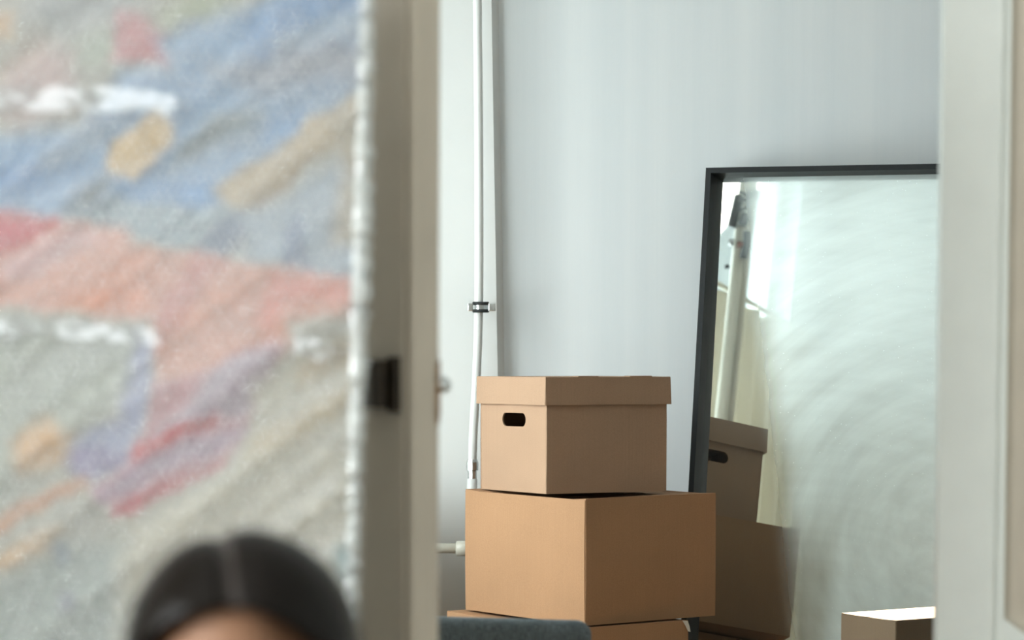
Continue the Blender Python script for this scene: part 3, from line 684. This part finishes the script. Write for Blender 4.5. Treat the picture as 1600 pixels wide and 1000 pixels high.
# colours of the picture, as soft brush patches: (colour, softness px, outline in the picture)
PATCH = [
 ((176,172,160), 30, [(-900,-300),(300,-300),(300,0),(250,60),(260,110),(130,205),(0,215),(-900,330)]),
 ((160,162,160), 25, [(60,-60),(240,-60),(200,30),(90,60),(40,30)]),
 ((188,160,152), 22, [(10,110),(60,70),(120,80),(110,160),(40,190),(0,170)]),
 ((205,170,130), 14, [(-20,10),(14,20),(16,55),(-20,60)]),
 ((172,178,150), 16, [(250,10),(370,-20),(360,20),(260,45)]),
 ((165,172,155), 18, [(120,60),(175,50),(180,100),(120,105)]),
 ((190,132,132), 9, [(186,22),(225,22),(262,62),(262,104),(225,98),(172,92),(176,60)]),
 ((140,166,194), 16, [(250,60),(380,10),(560,-40),(700,-60),(700,180),(560,150),(480,190),(400,330),(180,330),(95,342),(-900,420),(-900,260),(0,212),(130,200),(190,110),(262,106)]),
 ((112,150,194), 22, [(380,60),(440,0),(560,-60),(640,-60),(600,40),(470,80),(400,110)]),
 ((160,178,196), 14, [(420,60),(590,0),(590,50),(440,90)]),
 ((156,160,170), 20, [(330,110),(470,70),(600,60),(600,140),(520,120),(420,150)]),
 ((92,128,170), 16, [(-20,275),(90,235),(120,255),(40,300),(-20,315)]),
 ((122,138,152), 14, [(60,250),(170,185),(200,175),(190,200),(80,270)]),
 ((148,170,196), 10, [(20,318),(120,268),(160,255),(150,275),(70,320)]),
 ((102,112,118), 12, [(100,330),(128,290),(165,268),(185,285),(150,320),(118,336)]),
 ((132,146,152), 16, [(270,235),(330,180),(400,165),(420,200),(330,235),(270,262)]),
 ((118,128,132), 8, [(282,240),(320,195),(385,165),(372,185),(310,238)]),
 ((118,160,206), 12, [(190,300),(245,285),(330,285),(330,320),(200,326)]),
 ((118,156,198), 12, [(400,195),(480,172),(470,205),(415,225)]),
 ((212,184,142), 6, [(164,252),(180,222),(212,196),(248,166),(270,196),(270,216),(245,238),(252,250),(205,282),(170,268)]),
 ((184,156,116), 5, [(180,268),(215,250),(262,222),(240,244),(205,262)]),
 ((192,174,146), 8, [(334,298),(356,275),(440,232),(486,182),(540,160),(600,120),(600,240),(560,215),(500,235),(455,280),(405,325),(372,344),(360,330)]),
 ((160,140,112), 6, [(372,336),(430,290),(500,235),(470,268),(405,330)]),
 ((158,172,178), 12, [(95,345),(180,305),(330,330),(400,330),(345,395),(300,393),(205,375),(130,350)]),
 ((116,126,146), 10, [(305,396),(340,350),(392,340),(398,352),(356,400)]),
 ((168,180,190), 14, [(380,340),(470,290),(600,200),(600,460),(500,430),(380,405)]),
 ((128,142,166), 10, [(440,405),(452,340),(468,335),(484,420),(450,418)]),
 ((192,180,158), 14, [(520,190),(545,150),(575,190),(560,380),(520,380),(535,280)]),
 ((214,158,138), 10, [(-900,300),(0,331),(85,340),(100,352),(190,352),(212,385),(300,395),(430,420),(545,438),(552,490),(450,500),(455,545),(330,600),(240,596),(234,512),(200,502),(100,488),(0,482),(-900,560)]),
 ((196,96,100), 8, [(-60,322),(0,331),(88,341),(92,350),(40,378),(-60,430)]),
 ((216,176,172), 10, [(0,405),(60,370),(120,355),(160,370),(60,430),(0,445)]),
 ((216,142,110), 16, [(100,480),(180,450),(240,430),(230,470),(150,495)]),
 ((206,138,126), 10, [(245,500),(300,400),(350,405),(300,470),(255,540)]),
 ((214,132,112), 12, [(430,425),(545,440),(548,470),(450,470),(420,520),(400,500)]),
 ((176,180,168), 18, [(-900,560),(0,492),(100,495),(225,505),(232,600),(120,680),(80,720),(0,790),(-900,900)]),
 ((168,172,196), 10, [(214,520),(236,540),(232,640),(205,708),(125,742),(106,720),(110,690),(190,650)]),
 ((150,140,172), 9, [(108,705),(150,700),(205,706),(198,722),(140,756),(112,742)]),
 ((198,146,150), 8, [(238,600),(330,578),(430,530),(440,545),(408,600),(398,650),(362,708),(350,728),(270,770),(205,806),(178,808),(170,790),(148,765),(205,716),(232,650)]),
 ((178,160,170), 9, [(330,575),(400,545),(440,540),(410,605),(395,640),(250,690),(235,680),(300,630)]),
 ((190,92,98), 6, [(205,712),(215,688),(290,660),(350,648),(330,668),(250,704),(215,722)]),
 ((184,160,176), 8, [(150,765),(200,725),(380,660),(390,672),(350,700),(200,770),(160,785)]),
 ((186,84,92), 6, [(175,800),(205,778),(300,742),(355,712),(350,726),(270,768),(205,808),(182,812)]),
 ((202,196,176), 20, [(400,600),(470,545),(620,490),(640,1400),(-50,1400),(180,840),(210,815),(360,730),(395,660)]),
 ((196,178,144), 14, [(390,690),(460,650),(550,600),(552,630),(450,690),(380,725)]),
 ((194,172,138), 14, [(480,560),(560,530),(560,560),(470,600)]),
 ((214,176,136), 14, [(20,690),(70,650),(110,680),(100,720),(30,740)]),
 ((206,160,130), 8, [(-60,835),(40,780),(130,745),(140,760),(60,800),(-60,860)]),
 ((206,166,122), 14, [(-60,890),(40,850),(90,830),(80,870),(0,895),(-60,915)]),
 ((166,174,166), 22, [(-900,920),(0,905),(90,850),(190,850),(180,1400),(-900,1400)]),
 ((138,150,158), 9, [(84,850),(100,840),(108,870),(92,880)]),
 ((140,142,152), 9, [(92,930),(112,925),(116,952),(96,958)]),
 ((150,178,180), 12, [(520,860),(560,840),(566,920),(530,900)]),
]
def lin(c): c = np.asarray(c, float) / 255; return np.where(c <= .04045, c / 12.92, ((c + .055) / 1.055) ** 2.4)
def smooth_noise(x, y, seed, n=5):
    r = np.random.default_rng(seed); o = np.zeros_like(x)
    for k in range(n):
        a = r.uniform(0, 2 * np.pi); f = r.uniform(.5, 1.8); o += np.sin(f * (x * np.cos(a) + y * np.sin(a)) + r.uniform(0, 6.3))
    return o / n
def paint(px):
    x = px[:, 0] + 7 * smooth_noise(px[:, 0] / 14, px[:, 1] / 14, 1) + 4 * smooth_noise(px[:, 0] / 5, px[:, 1] / 5, 2)
    y = px[:, 1] + 7 * smooth_noise(px[:, 0] / 14, px[:, 1] / 14, 3) + 4 * smooth_noise(px[:, 0] / 5, px[:, 1] / 5, 4)
    col = np.tile(lin((182, 180, 168)), (len(x), 1))
    for c, soft, poly in PATCH:
        p = np.array(poly, float); q = np.roll(p, -1, 0)
        dmin = np.full(len(x), 1e9); inside = np.zeros(len(x), bool)
        for (ax_, ay), (bx, by) in zip(p, q):
            ex, ey = bx - ax_, by - ay; t = np.clip(((x - ax_) * ex + (y - ay) * ey) / (ex * ex + ey * ey), 0, 1)
            dmin = np.minimum(dmin, np.hypot(x - ax_ - t * ex, y - ay - t * ey))
            cond = ((ay > y) != (by > y)); xi = ax_ + (y - ay) * ex / (ey if abs(ey) > 1e-9 else 1e-9); inside ^= cond & (x < xi)
        al = np.clip(.5 + np.where(inside, dmin, -dmin) / (2 * soft * 1.5), 0, 1); al = al * al * (3 - 2 * al)
        col = col * (1 - al[:, None]) + lin(c) * al[:, None]
    v = 1 + .10 * smooth_noise(x / 9 + y / 30, y / 4, 8, 7) + .07 * smooth_noise(x / 3.2, y / 3.2, 9, 7)
    return np.clip(col * v[:, None], 0, 1)

def grid(n, m): 
    i = np.arange(n * m).reshape(m, n); return np.stack([i[:-1, :-1], i[:-1, 1:], i[1:, 1:], i[1:, :-1]], -1).reshape(-1, 4)
nx, nz = 240, 440
gx, gz = np.meshgrid(np.linspace(-CW, 0, nx), np.linspace(Z0, Z1, nz))
fv = np.stack([gx.ravel(), np.zeros(gx.size), gz.ravel()], 1)
V = np.concatenate([fv, [[-CW, CT, Z0], [0, CT, Z0], [0, CT, Z1], [-CW, CT, Z1]]])
k = nx * nz
ring0 = [list(range(nx)), [j * nx + nx - 1 for j in range(nz)], list(range(nx * nz - 1, nx * (nz - 1) - 1, -1)), [j * nx for j in range(nz - 1, -1, -1)]]
faces = [tuple(f) for f in grid(nx, nz).tolist()]
faces += [tuple(ring0[0][::-1] + [k, k + 1]), tuple(ring0[1][::-1] + [k + 1, k + 2]), tuple(ring0[2][::-1] + [k + 2, k + 3]), tuple(ring0[3][::-1] + [k + 3, k]), (k, k + 3, k + 2, k + 1)]
me = bpy.data.meshes.new('canvas'); me.from_pydata(V.tolist(), [], faces)
wv = (MWp[:3, :3] @ V.T).T + MWp[:3, 3]
cols = paint(project(wv))
at = me.color_attributes.new('paint', 'FLOAT_COLOR', 'POINT')
at.data.foreach_set('color', np.concatenate([cols, np.ones((len(cols), 1))], 1).astype(np.float32).ravel())
pm = mat('painted_canvas', (.5, .5, .5), .7, bump=(150, .25, .002)); nt = pm.node_tree
an = nt.nodes.new('ShaderNodeAttribute'); an.attribute_name = 'paint'
hs = nt.nodes.new('ShaderNodeHueSaturation'); hs.inputs['Saturation'].default_value = 1.02; hs.inputs['Value'].default_value = 0.98
nt.links.new(an.outputs['Color'], hs.inputs['Color']); nt.links.new(hs.outputs[0], nt.nodes['Principled BSDF'].inputs['Base Color'])
me.materials.append(pm); cv = bpy.data.objects.new('canvas', me); COL.objects.link(cv); cv.parent = pt_root

# the film: pulled into long diagonal creases
ca, sa = math.cos(R_(36)), math.sin(R_(36))
def crease(x, z):
    s_ = (z * ca - x * sa); t_ = (x * ca + z * sa)
    h = np.zeros_like(x); r = np.random.default_rng(5)
    for f, a in ((22, .5), (41, .42), (67, .3), (95, .16)):
        p1_, p2_ = r.uniform(0, 6, 2)
        h += a * (1 - np.abs(np.sin(f * .5 * s_ + 1.1 * np.sin(2.3 * t_ + p2_) + p1_))) ** 2 * (.55 + .45 * np.sin(3.1 * t_ + p1_))
    return .0078 * h
def wrap_y(x, z): return -.010 - crease(x, z)
nx, nz = 200, 380
EX = .014
gx, gz = np.meshgrid(np.linspace(-CW - EX, EX, nx), np.linspace(Z0 - .008, Z1 + EX, nz))
yy = wrap_y(gx, gz); edge = np.clip((gx - (-.012)) / .026, 0, 1); yy = yy * (1 - edge ** 2) + edge ** 2 * .010
fv = np.stack([gx.ravel(), yy.ravel(), gz.ravel()], 1)
obj('bubble_film', (fv.tolist(), [tuple(f) for f in grid(nx, nz).tolist()]), 'wrap', pt_root, True)
# the bubbles
PIT = .0112; bx_, bz_ = [], []
rows = int(CH / (PIT * .866))
for j in range(rows):
    xs = np.arange(-CW, EX - .004, PIT) + (PIT / 2 if j % 2 else 0); bx_.append(xs); bz_.append(np.full(len(xs), Z0 + .004 + j * PIT * .866))
X = np.concatenate(bx_); Z = np.concatenate(bz_); keep = (Z > .35); X, Z = X[keep], Z[keep]
X = X + rng.normal(0, .0007, len(X)); Z = Z + rng.normal(0, .0007, len(Z))
Y = wrap_y(X, Z); ed = np.clip((X + .012) / .026, 0, 1) ** 2; Y = Y * (1 - ed) + ed * .010
SEG = 7; prof = [(.0046, 0.0), (.0042, -.0020), (.0026, -.0034)]
tmpl = [(r * math.cos(2 * math.pi * q / SEG), y, r * math.sin(2 * math.pi * q / SEG)) for r, y in prof for q in range(SEG)] + [(0, -.0038, 0)]
tf = []
for a_ in range(2):
    for q in range(SEG): tf.append((a_ * SEG + q, a_ * SEG + (q + 1) % SEG, (a_ + 1) * SEG + (q + 1) % SEG, (a_ + 1) * SEG + q))
t3 = [(2 * SEG + q, 2 * SEG + (q + 1) % SEG, 3 * SEG) for q in range(SEG)]
T = np.array(tmpl); nb_, tv = len(X), len(T)
sc = rng.uniform(.62, 1.08, nb_)
tx, tz = rng.normal(0, .34, nb_), rng.normal(0, .34, nb_)
BV = T[None] * sc[:, None, None]; BV = BV + 0
BV[:, :, 1] += T[None, :, 0] * tx[:, None] + T[None, :, 2] * tz[:, None]
BV += np.stack([X, Y, Z], 1)[:, None, :]
offs = (np.arange(nb_) * tv)[:, None, None]
Fq = (np.array(tf)[None] + offs).reshape(-1, 4); Ft = (np.array(t3)[None] + offs).reshape(-1, 3)
me = bpy.data.meshes.new('bubbles'); BVf = BV.reshape(-1, 3)
me.vertices.add(len(BVf)); me.vertices.foreach_set('co', BVf.astype(np.float32).ravel())
me.loops.add(Fq.size + Ft.size); me.loops.foreach_set('vertex_index', np.concatenate([Fq.ravel(), Ft.ravel()]).astype(np.int32))
me.polygons.add(len(Fq) + len(Ft))
me.polygons.foreach_set('loop_start', np.concatenate([np.arange(len(Fq)) * 4, Fq.size + np.arange(len(Ft)) * 3]).astype(np.int32))
me.polygons.foreach_set('use_smooth', np.ones(len(Fq) + len(Ft), bool)); me.update(calc_edges=True); me.validate()
me.materials.append(M['bubble']); bo = bpy.data.objects.new('bubbles', me); COL.objects.link(bo); bo.parent = pt_root; bo['kind'] = 'stuff'
# folded edge of the wrap along the right side, lumpy with squashed bubbles
prr = np.random.default_rng(3)
nzz = 330; zz = np.linspace(Z0, Z1 + .01, nzz); V, Fc = [], []
for j, z in enumerate(zz):
    w_ = .0165 + .003 * math.sin(z * 9) + .0025 * prr.normal()
    for q in range(9):
        a_ = -math.pi * .62 + q / 8 * math.pi * 1.25
        rr_ = w_ * (1 + .10 * prr.normal())
        V.append((-.004 + rr_ * math.cos(a_) * .8, .006 + rr_ * math.sin(a_) * 1.3, z + .002 * prr.normal()))
for j in range(nzz - 1):
    for q in range(8): k = j * 9 + q; Fc.append((k, k + 1, k + 10, k + 9))
obj('folded_edge', (V, Fc), 'wrap_edge', pt_root, True)
# two bands of clear tape, and a short piece added to make a highlight
for (pxa, pya), hgt, sd, xbeg, xend in (((120, 160), .030, 1, None, 225), ((120, 520), .020, 2, None, 210), ((450, 540), .026, 5, 420, 480)):
    a0 = P(pxa, pya, PY); zl = (a0.z - base.z) * math.cos(ROLL) + (a0.x - base.x) * math.sin(ROLL)
    n_, m_ = 160, 7
    gx, gz = np.meshgrid(np.linspace(-CW if xbeg is None else P(xbeg, 500, PY).x - base.x - .01, P(xend, 500, PY).x - base.x - .01, n_), np.linspace(zl - hgt / 2, zl + hgt / 2, m_))
    gz = gz + .004 * np.sin(gx * 17 + sd) + np.sin(ROLL) * 0
    yy = wrap_y(gx, gz) * .15 - .0155 - .0012 * smooth_noise(gx * 150, gz * 260, 20 + sd, 7) - .0016 * smooth_noise(gx * 48, gz * 60, 30 + sd, 6)
    obj('packing_tape', (np.stack([gx.ravel(), yy.ravel(), gz.ravel()], 1).tolist(), [tuple(f) for f in grid(n_, m_).tolist()]), 'tape', pt_root, True)

# ------------------------------------------------------------------ the person kneeling in front of the painting
HC = Vector((P(374, 900, 2.6).x, 2.62, 0)); ztop = P(374, 833, 2.6).z
HCz = ztop - .128                              # centre of the skull
pers = tag(empty('person', (HC.x, HC.y, 0)), 'dark-haired person with a centre parting facing the viewer before the wrapped painting', 'person')
def ell(bm, c, r, rot=None, sub=3):
    g = bmesh.ops.create_icosphere(bm, subdivisions=sub, radius=1)
    Mx = Matrix.Translation(c) @ (rot or Matrix.Identity(4)) @ Matrix.Diagonal((*r, 1))
    for v in g['verts']: v.co = Mx @ v.co
def cap(bm, a, b, ra, rb):
    a, b = Vector(a), Vector(b); tube([a, b], [ra, rb], 14, bm)
    ell(bm, a, (ra,) * 3, sub=2); ell(bm, b, (rb,) * 3, sub=2)
hz = HCz
bm = bmesh.new()
# head (viewer side is -y)
ell(bm, (0, .012, hz + .012), (.076, .094, .104)); ell(bm, (0, -.018, hz - .055), (.060, .068, .072)); ell(bm, (0, -.055, hz - .098), (.026, .024, .020))
cap(bm, (0, -.088, hz - .012), (0, -.104, hz - .045), .009, .013); ell(bm, (0, -.088, hz - .078), (.024, .012, .010), sub=2)
for sx in (-1, 1):
    ell(bm, (sx * .078, .012, hz - .025), (.010, .019, .031), sub=2); ell(bm, (sx * .034, -.070, hz - .040), (.022, .020, .018), sub=2)
    ell(bm, (sx * .032, -.078, hz + .018), (.024, .012, .008), sub=2)
cap(bm, (0, .02, hz - .09), (0, .03, hz - .19), .050, .056)
sh = hz - .235; hip = .50
ell(bm, (0, .035, sh - .08), (.155, .090, .135)); ell(bm, (0, .04, sh - .26), (.125, .085, .16)); ell(bm, (0, .05, hip + .02), (.150, .105, .12))
HANDS = []
for sx in (-1, 1):
    S = Vector((sx * .165, .03, sh - .01)); E = Vector((sx * .225, .05, sh - .27)); W = Vector((sx * .15, -.16, sh - .34))
    cap(bm, (sx * .05, .03, sh + .015), S, .055, .050); cap(bm, S, E, .047, .037); cap(bm, E, W, .036, .025)
    H_ = W + Vector((-sx * .025, -.065, -.02)); cap(bm, W, H_, .022, .026); ell(bm, H_, (.036, .040, .016), sub=2)
    for q, ln in enumerate((.062, .072, .068, .052)):
        b0 = H_ + Vector(((q - 1.5) * .019, -.030, 0)); b1 = b0 + Vector((0, -ln * .55, -.012)); b2 = b1 + Vector((0, -ln * .3, -.030))
        cap(bm, b0, b1, .0088, .0080); cap(bm, b1, b2, .0080, .0068)
    t0 = H_ + Vector((-sx * .030, .010, 0)); t1 = t0 + Vector((-sx * .026, -.028, -.010)); cap(bm, t0, t1, .011, .009); cap(bm, t1, t1 + Vector((-sx * .004, -.026, -.012)), .009, .0075)
    Hp = Vector((sx * .085, .05, hip)); K = Vector((sx * .11, -.10, .075)); A = Vector((sx * .10, .33, .055))
    cap(bm, Hp, K, .082, .056); cap(bm, K, A, .054, .036); cap(bm, A, A + Vector((0, .13, -.015)), .036, .030)
body = obj('body', bm, 'skin', pers, True)
rm = body.modifiers.new('skin_surface', 'REMESH'); rm.mode = 'VOXEL'; rm.voxel_size = .0055; rm.use_smooth_shade = True
ms = body.modifiers.new('soften', 'SMOOTH'); ms.iterations = 6; ms.factor = .5
for sx in (-1, 1):
    bm = bmesh.new(); ell(bm, (sx * .032, -.0845, hz - .003), (.0135, .008, .0075)); ey = obj('eye', bm, 'eye_white', pers, True)
    bm = bmesh.new(); ell(bm, (sx * .032, -.0905, hz - .003), (.0055, .003, .0055)); obj('iris', bm, 'iris', ey, True)
bm = bmesh.new(); ell(bm, (0, -.0985, hz - .074), (.021, .006, .004)); ell(bm, (0, -.0985, hz - .082), (.018, .006, .005)); obj('lips', bm, 'lip', pers, True)
# shirt and jeans follow the body
bm = bmesh.new()
ell(bm, (0, .035, sh - .08), (.168, .103, .146)); ell(bm, (0, .04, sh - .26), (.139, .100, .17)); ell(bm, (0, .05, hip + .05), (.163, .118, .11)); cap(bm, (0, .03, sh + .02), (0, .03, sh + .035), .074, .068)
for sx in (-1, 1):
    S = Vector((sx * .165, .03, sh - .01)); E = Vector((sx * .225, .05, sh - .27)); W = Vector((sx * .15, -.16, sh - .34))
    cap(bm, (sx * .05, .03, sh + .015), S, .062, .060); cap(bm, S, E, .058, .048); cap(bm, E, E + (W - E) * .85, .047, .036)
shirt = obj('shirt', bm, 'shirt', pers, True); rm = shirt.modifiers.new('cloth', 'REMESH'); rm.mode = 'VOXEL'; rm.voxel_size = .008; rm.use_smooth_shade = True
shirt.modifiers.new('soften', 'SMOOTH').iterations = 5
bm = bmesh.new(); ell(bm, (0, .05, hip + .02), (.160, .116, .12))
for sx in (-1, 1):
    Hp = Vector((sx * .085, .05, hip)); K = Vector((sx * .11, -.10, .075)); A = Vector((sx * .10, .33, .055))
    cap(bm, Hp, K, .093, .068); cap(bm, K, A + (K - A) * .1, .064, .047)
jeans = obj('jeans', bm, 'jeans', pers, True); rm = jeans.modifiers.new('cloth', 'REMESH'); rm.mode = 'VOXEL'; rm.voxel_size = .008; rm.use_smooth_shade = True
jeans.modifiers.new('soften', 'SMOOTH').iterations = 5
# hair: two smooth lobes combed from a centre parting
def hair():
    m, nt, out = blank('black_brown_hair')
    b = nt.nodes.new('ShaderNodeBsdfPrincipled'); b.inputs['Base Color'].default_value = (.005, .0037, .0028, 1); b.inputs['Roughness'].default_value = .3
    b.inputs['Specular IOR Level'].default_value = .09
    at_ = nt.nodes.new('ShaderNodeAttribute'); at_.attribute_name = 'strand'
    cb = nt.nodes.new('ShaderNodeTexNoise'); cb.inputs['Scale'].default_value = 1; cb.inputs['Detail'].default_value = 4; nt.links.new(at_.outputs['Color'], cb.inputs['Vector'])
    bp = nt.nodes.new('ShaderNodeBump'); bp.inputs['Strength'].default_value = .35; bp.inputs['Distance'].default_value = .002
    nt.links.new(cb.outputs['Fac'], bp.inputs['Height']); nt.links.new(bp.outputs[0], b.inputs['Normal']); nt.links.new(b.outputs[0], out.inputs[0])
    NU, NV = 160, 110
    th_ = np.linspace(0, 2 * np.pi, NU, endpoint=False); ph_ = np.linspace(.0, 1.0, NV) ** 1.0 * np.pi * .80
    PHI, THE = np.meshgrid(ph_, th_, indexing='ij')
    x = np.sin(PHI) * np.sin(THE); y = -np.sin(PHI) * np.cos(THE); z = np.cos(PHI)      # theta 0 = towards the viewer
    rx, ry, rz = .108, .118, .120
    Xh, Yh, Zh = x * rx, y * ry + .014, z * rz
    part_x = -.014 - .016 * np.clip((Yh + .02) / .08, -1, 1)
    dpart = np.abs(Xh - part_x); front = np.clip((.045 - Yh) / .03, 0, 1) * np.clip((Zh - .02) / .04, 0, 1)
    groove = np.exp(-(dpart / .006) ** 2) * front
    swell = .004 * np.clip(dpart / .03, 0, 1) * front
    sc_ = 1 + (swell - .006 * groove) / .11
    # gathered low at the back, hanging past the ears
    drop = np.clip((-Zh - .0) / .09, 0, 1)
    Xs, Ys, Zs = Xh * sc_, (Yh - .014) * sc_ + .014, Zh * sc_ + .006
    Zs = Zs - .035 * drop
    hl = .060 - 5.5 * (Xs + .006) ** 2                        # hairline over the forehead
    bare = (Ys < .0) & (Zs < hl + .012)
    V = np.stack([Xs, Ys, Zs + hz], -1).reshape(-1, 3)
    F_ = []
    bare = bare.reshape(-1)
    for j in range(NV - 1):
        for i in range(NU):
            q = (j * NU + i, (j + 1) * NU + i, (j + 1) * NU + (i + 1) % NU, j * NU + (i + 1) % NU)
            if sum(bare[list(q)]) < 4 and not (bare[q[0]] and bare[q[1]]): F_.append(q)
    me = bpy.data.meshes.new('hair'); me.from_pydata(V.tolist(), [], F_)
    a_ = me.color_attributes.new('strand', 'FLOAT_COLOR', 'POINT')
    st = np.stack([Ys.ravel() * 260, np.abs(Xs.ravel()) * 14, Zs.ravel() * 10, np.ones(Xs.size)], 1).astype(np.float32); a_.data.foreach_set('color', st.ravel())
    b_ = me.color_attributes.new('scalp', 'FLOAT_COLOR', 'POINT'); g_ = np.clip(groove.ravel() * 1.2 - .25, 0, 1)
    b_.data.foreach_set('color', np.stack([g_, g_, g_, np.ones(g_.size)], 1).astype(np.float32).ravel())
    sa_ = nt.nodes.new('ShaderNodeAttribute'); sa_.attribute_name = 'scalp'; mc = nt.nodes.new('ShaderNodeMix'); mc.data_type = 'RGBA'
    mc.inputs[6].default_value = (.005, .0037, .0028, 1); mc.inputs[7].default_value = (.05, .042, .038, 1)
    nt.links.new(sa_.outputs['Fac'], mc.inputs[0]); nt.links.new(mc.outputs[2], b.inputs['Base Color'])
    me.materials.append(m)
    for p in me.polygons: p.use_smooth = True
    o = bpy.data.objects.new('hair', me); COL.objects.link(o); o.parent = pers; o['label'] = 'smooth black-brown hair with a centre parting'
    sl = o.modifiers.new('thickness', 'SOLIDIFY'); sl.thickness = .012; sl.offset = -1
    return o
hair()
# low bun at the nape
bm = bmesh.new(); ell(bm, (0, .135, hz - .055), (.046, .036, .046)); obj('hair_bun', bm, mat('hair_bun_black', (.012, .009, .007), .35, bump=(300, .3, .002)), pers, True)
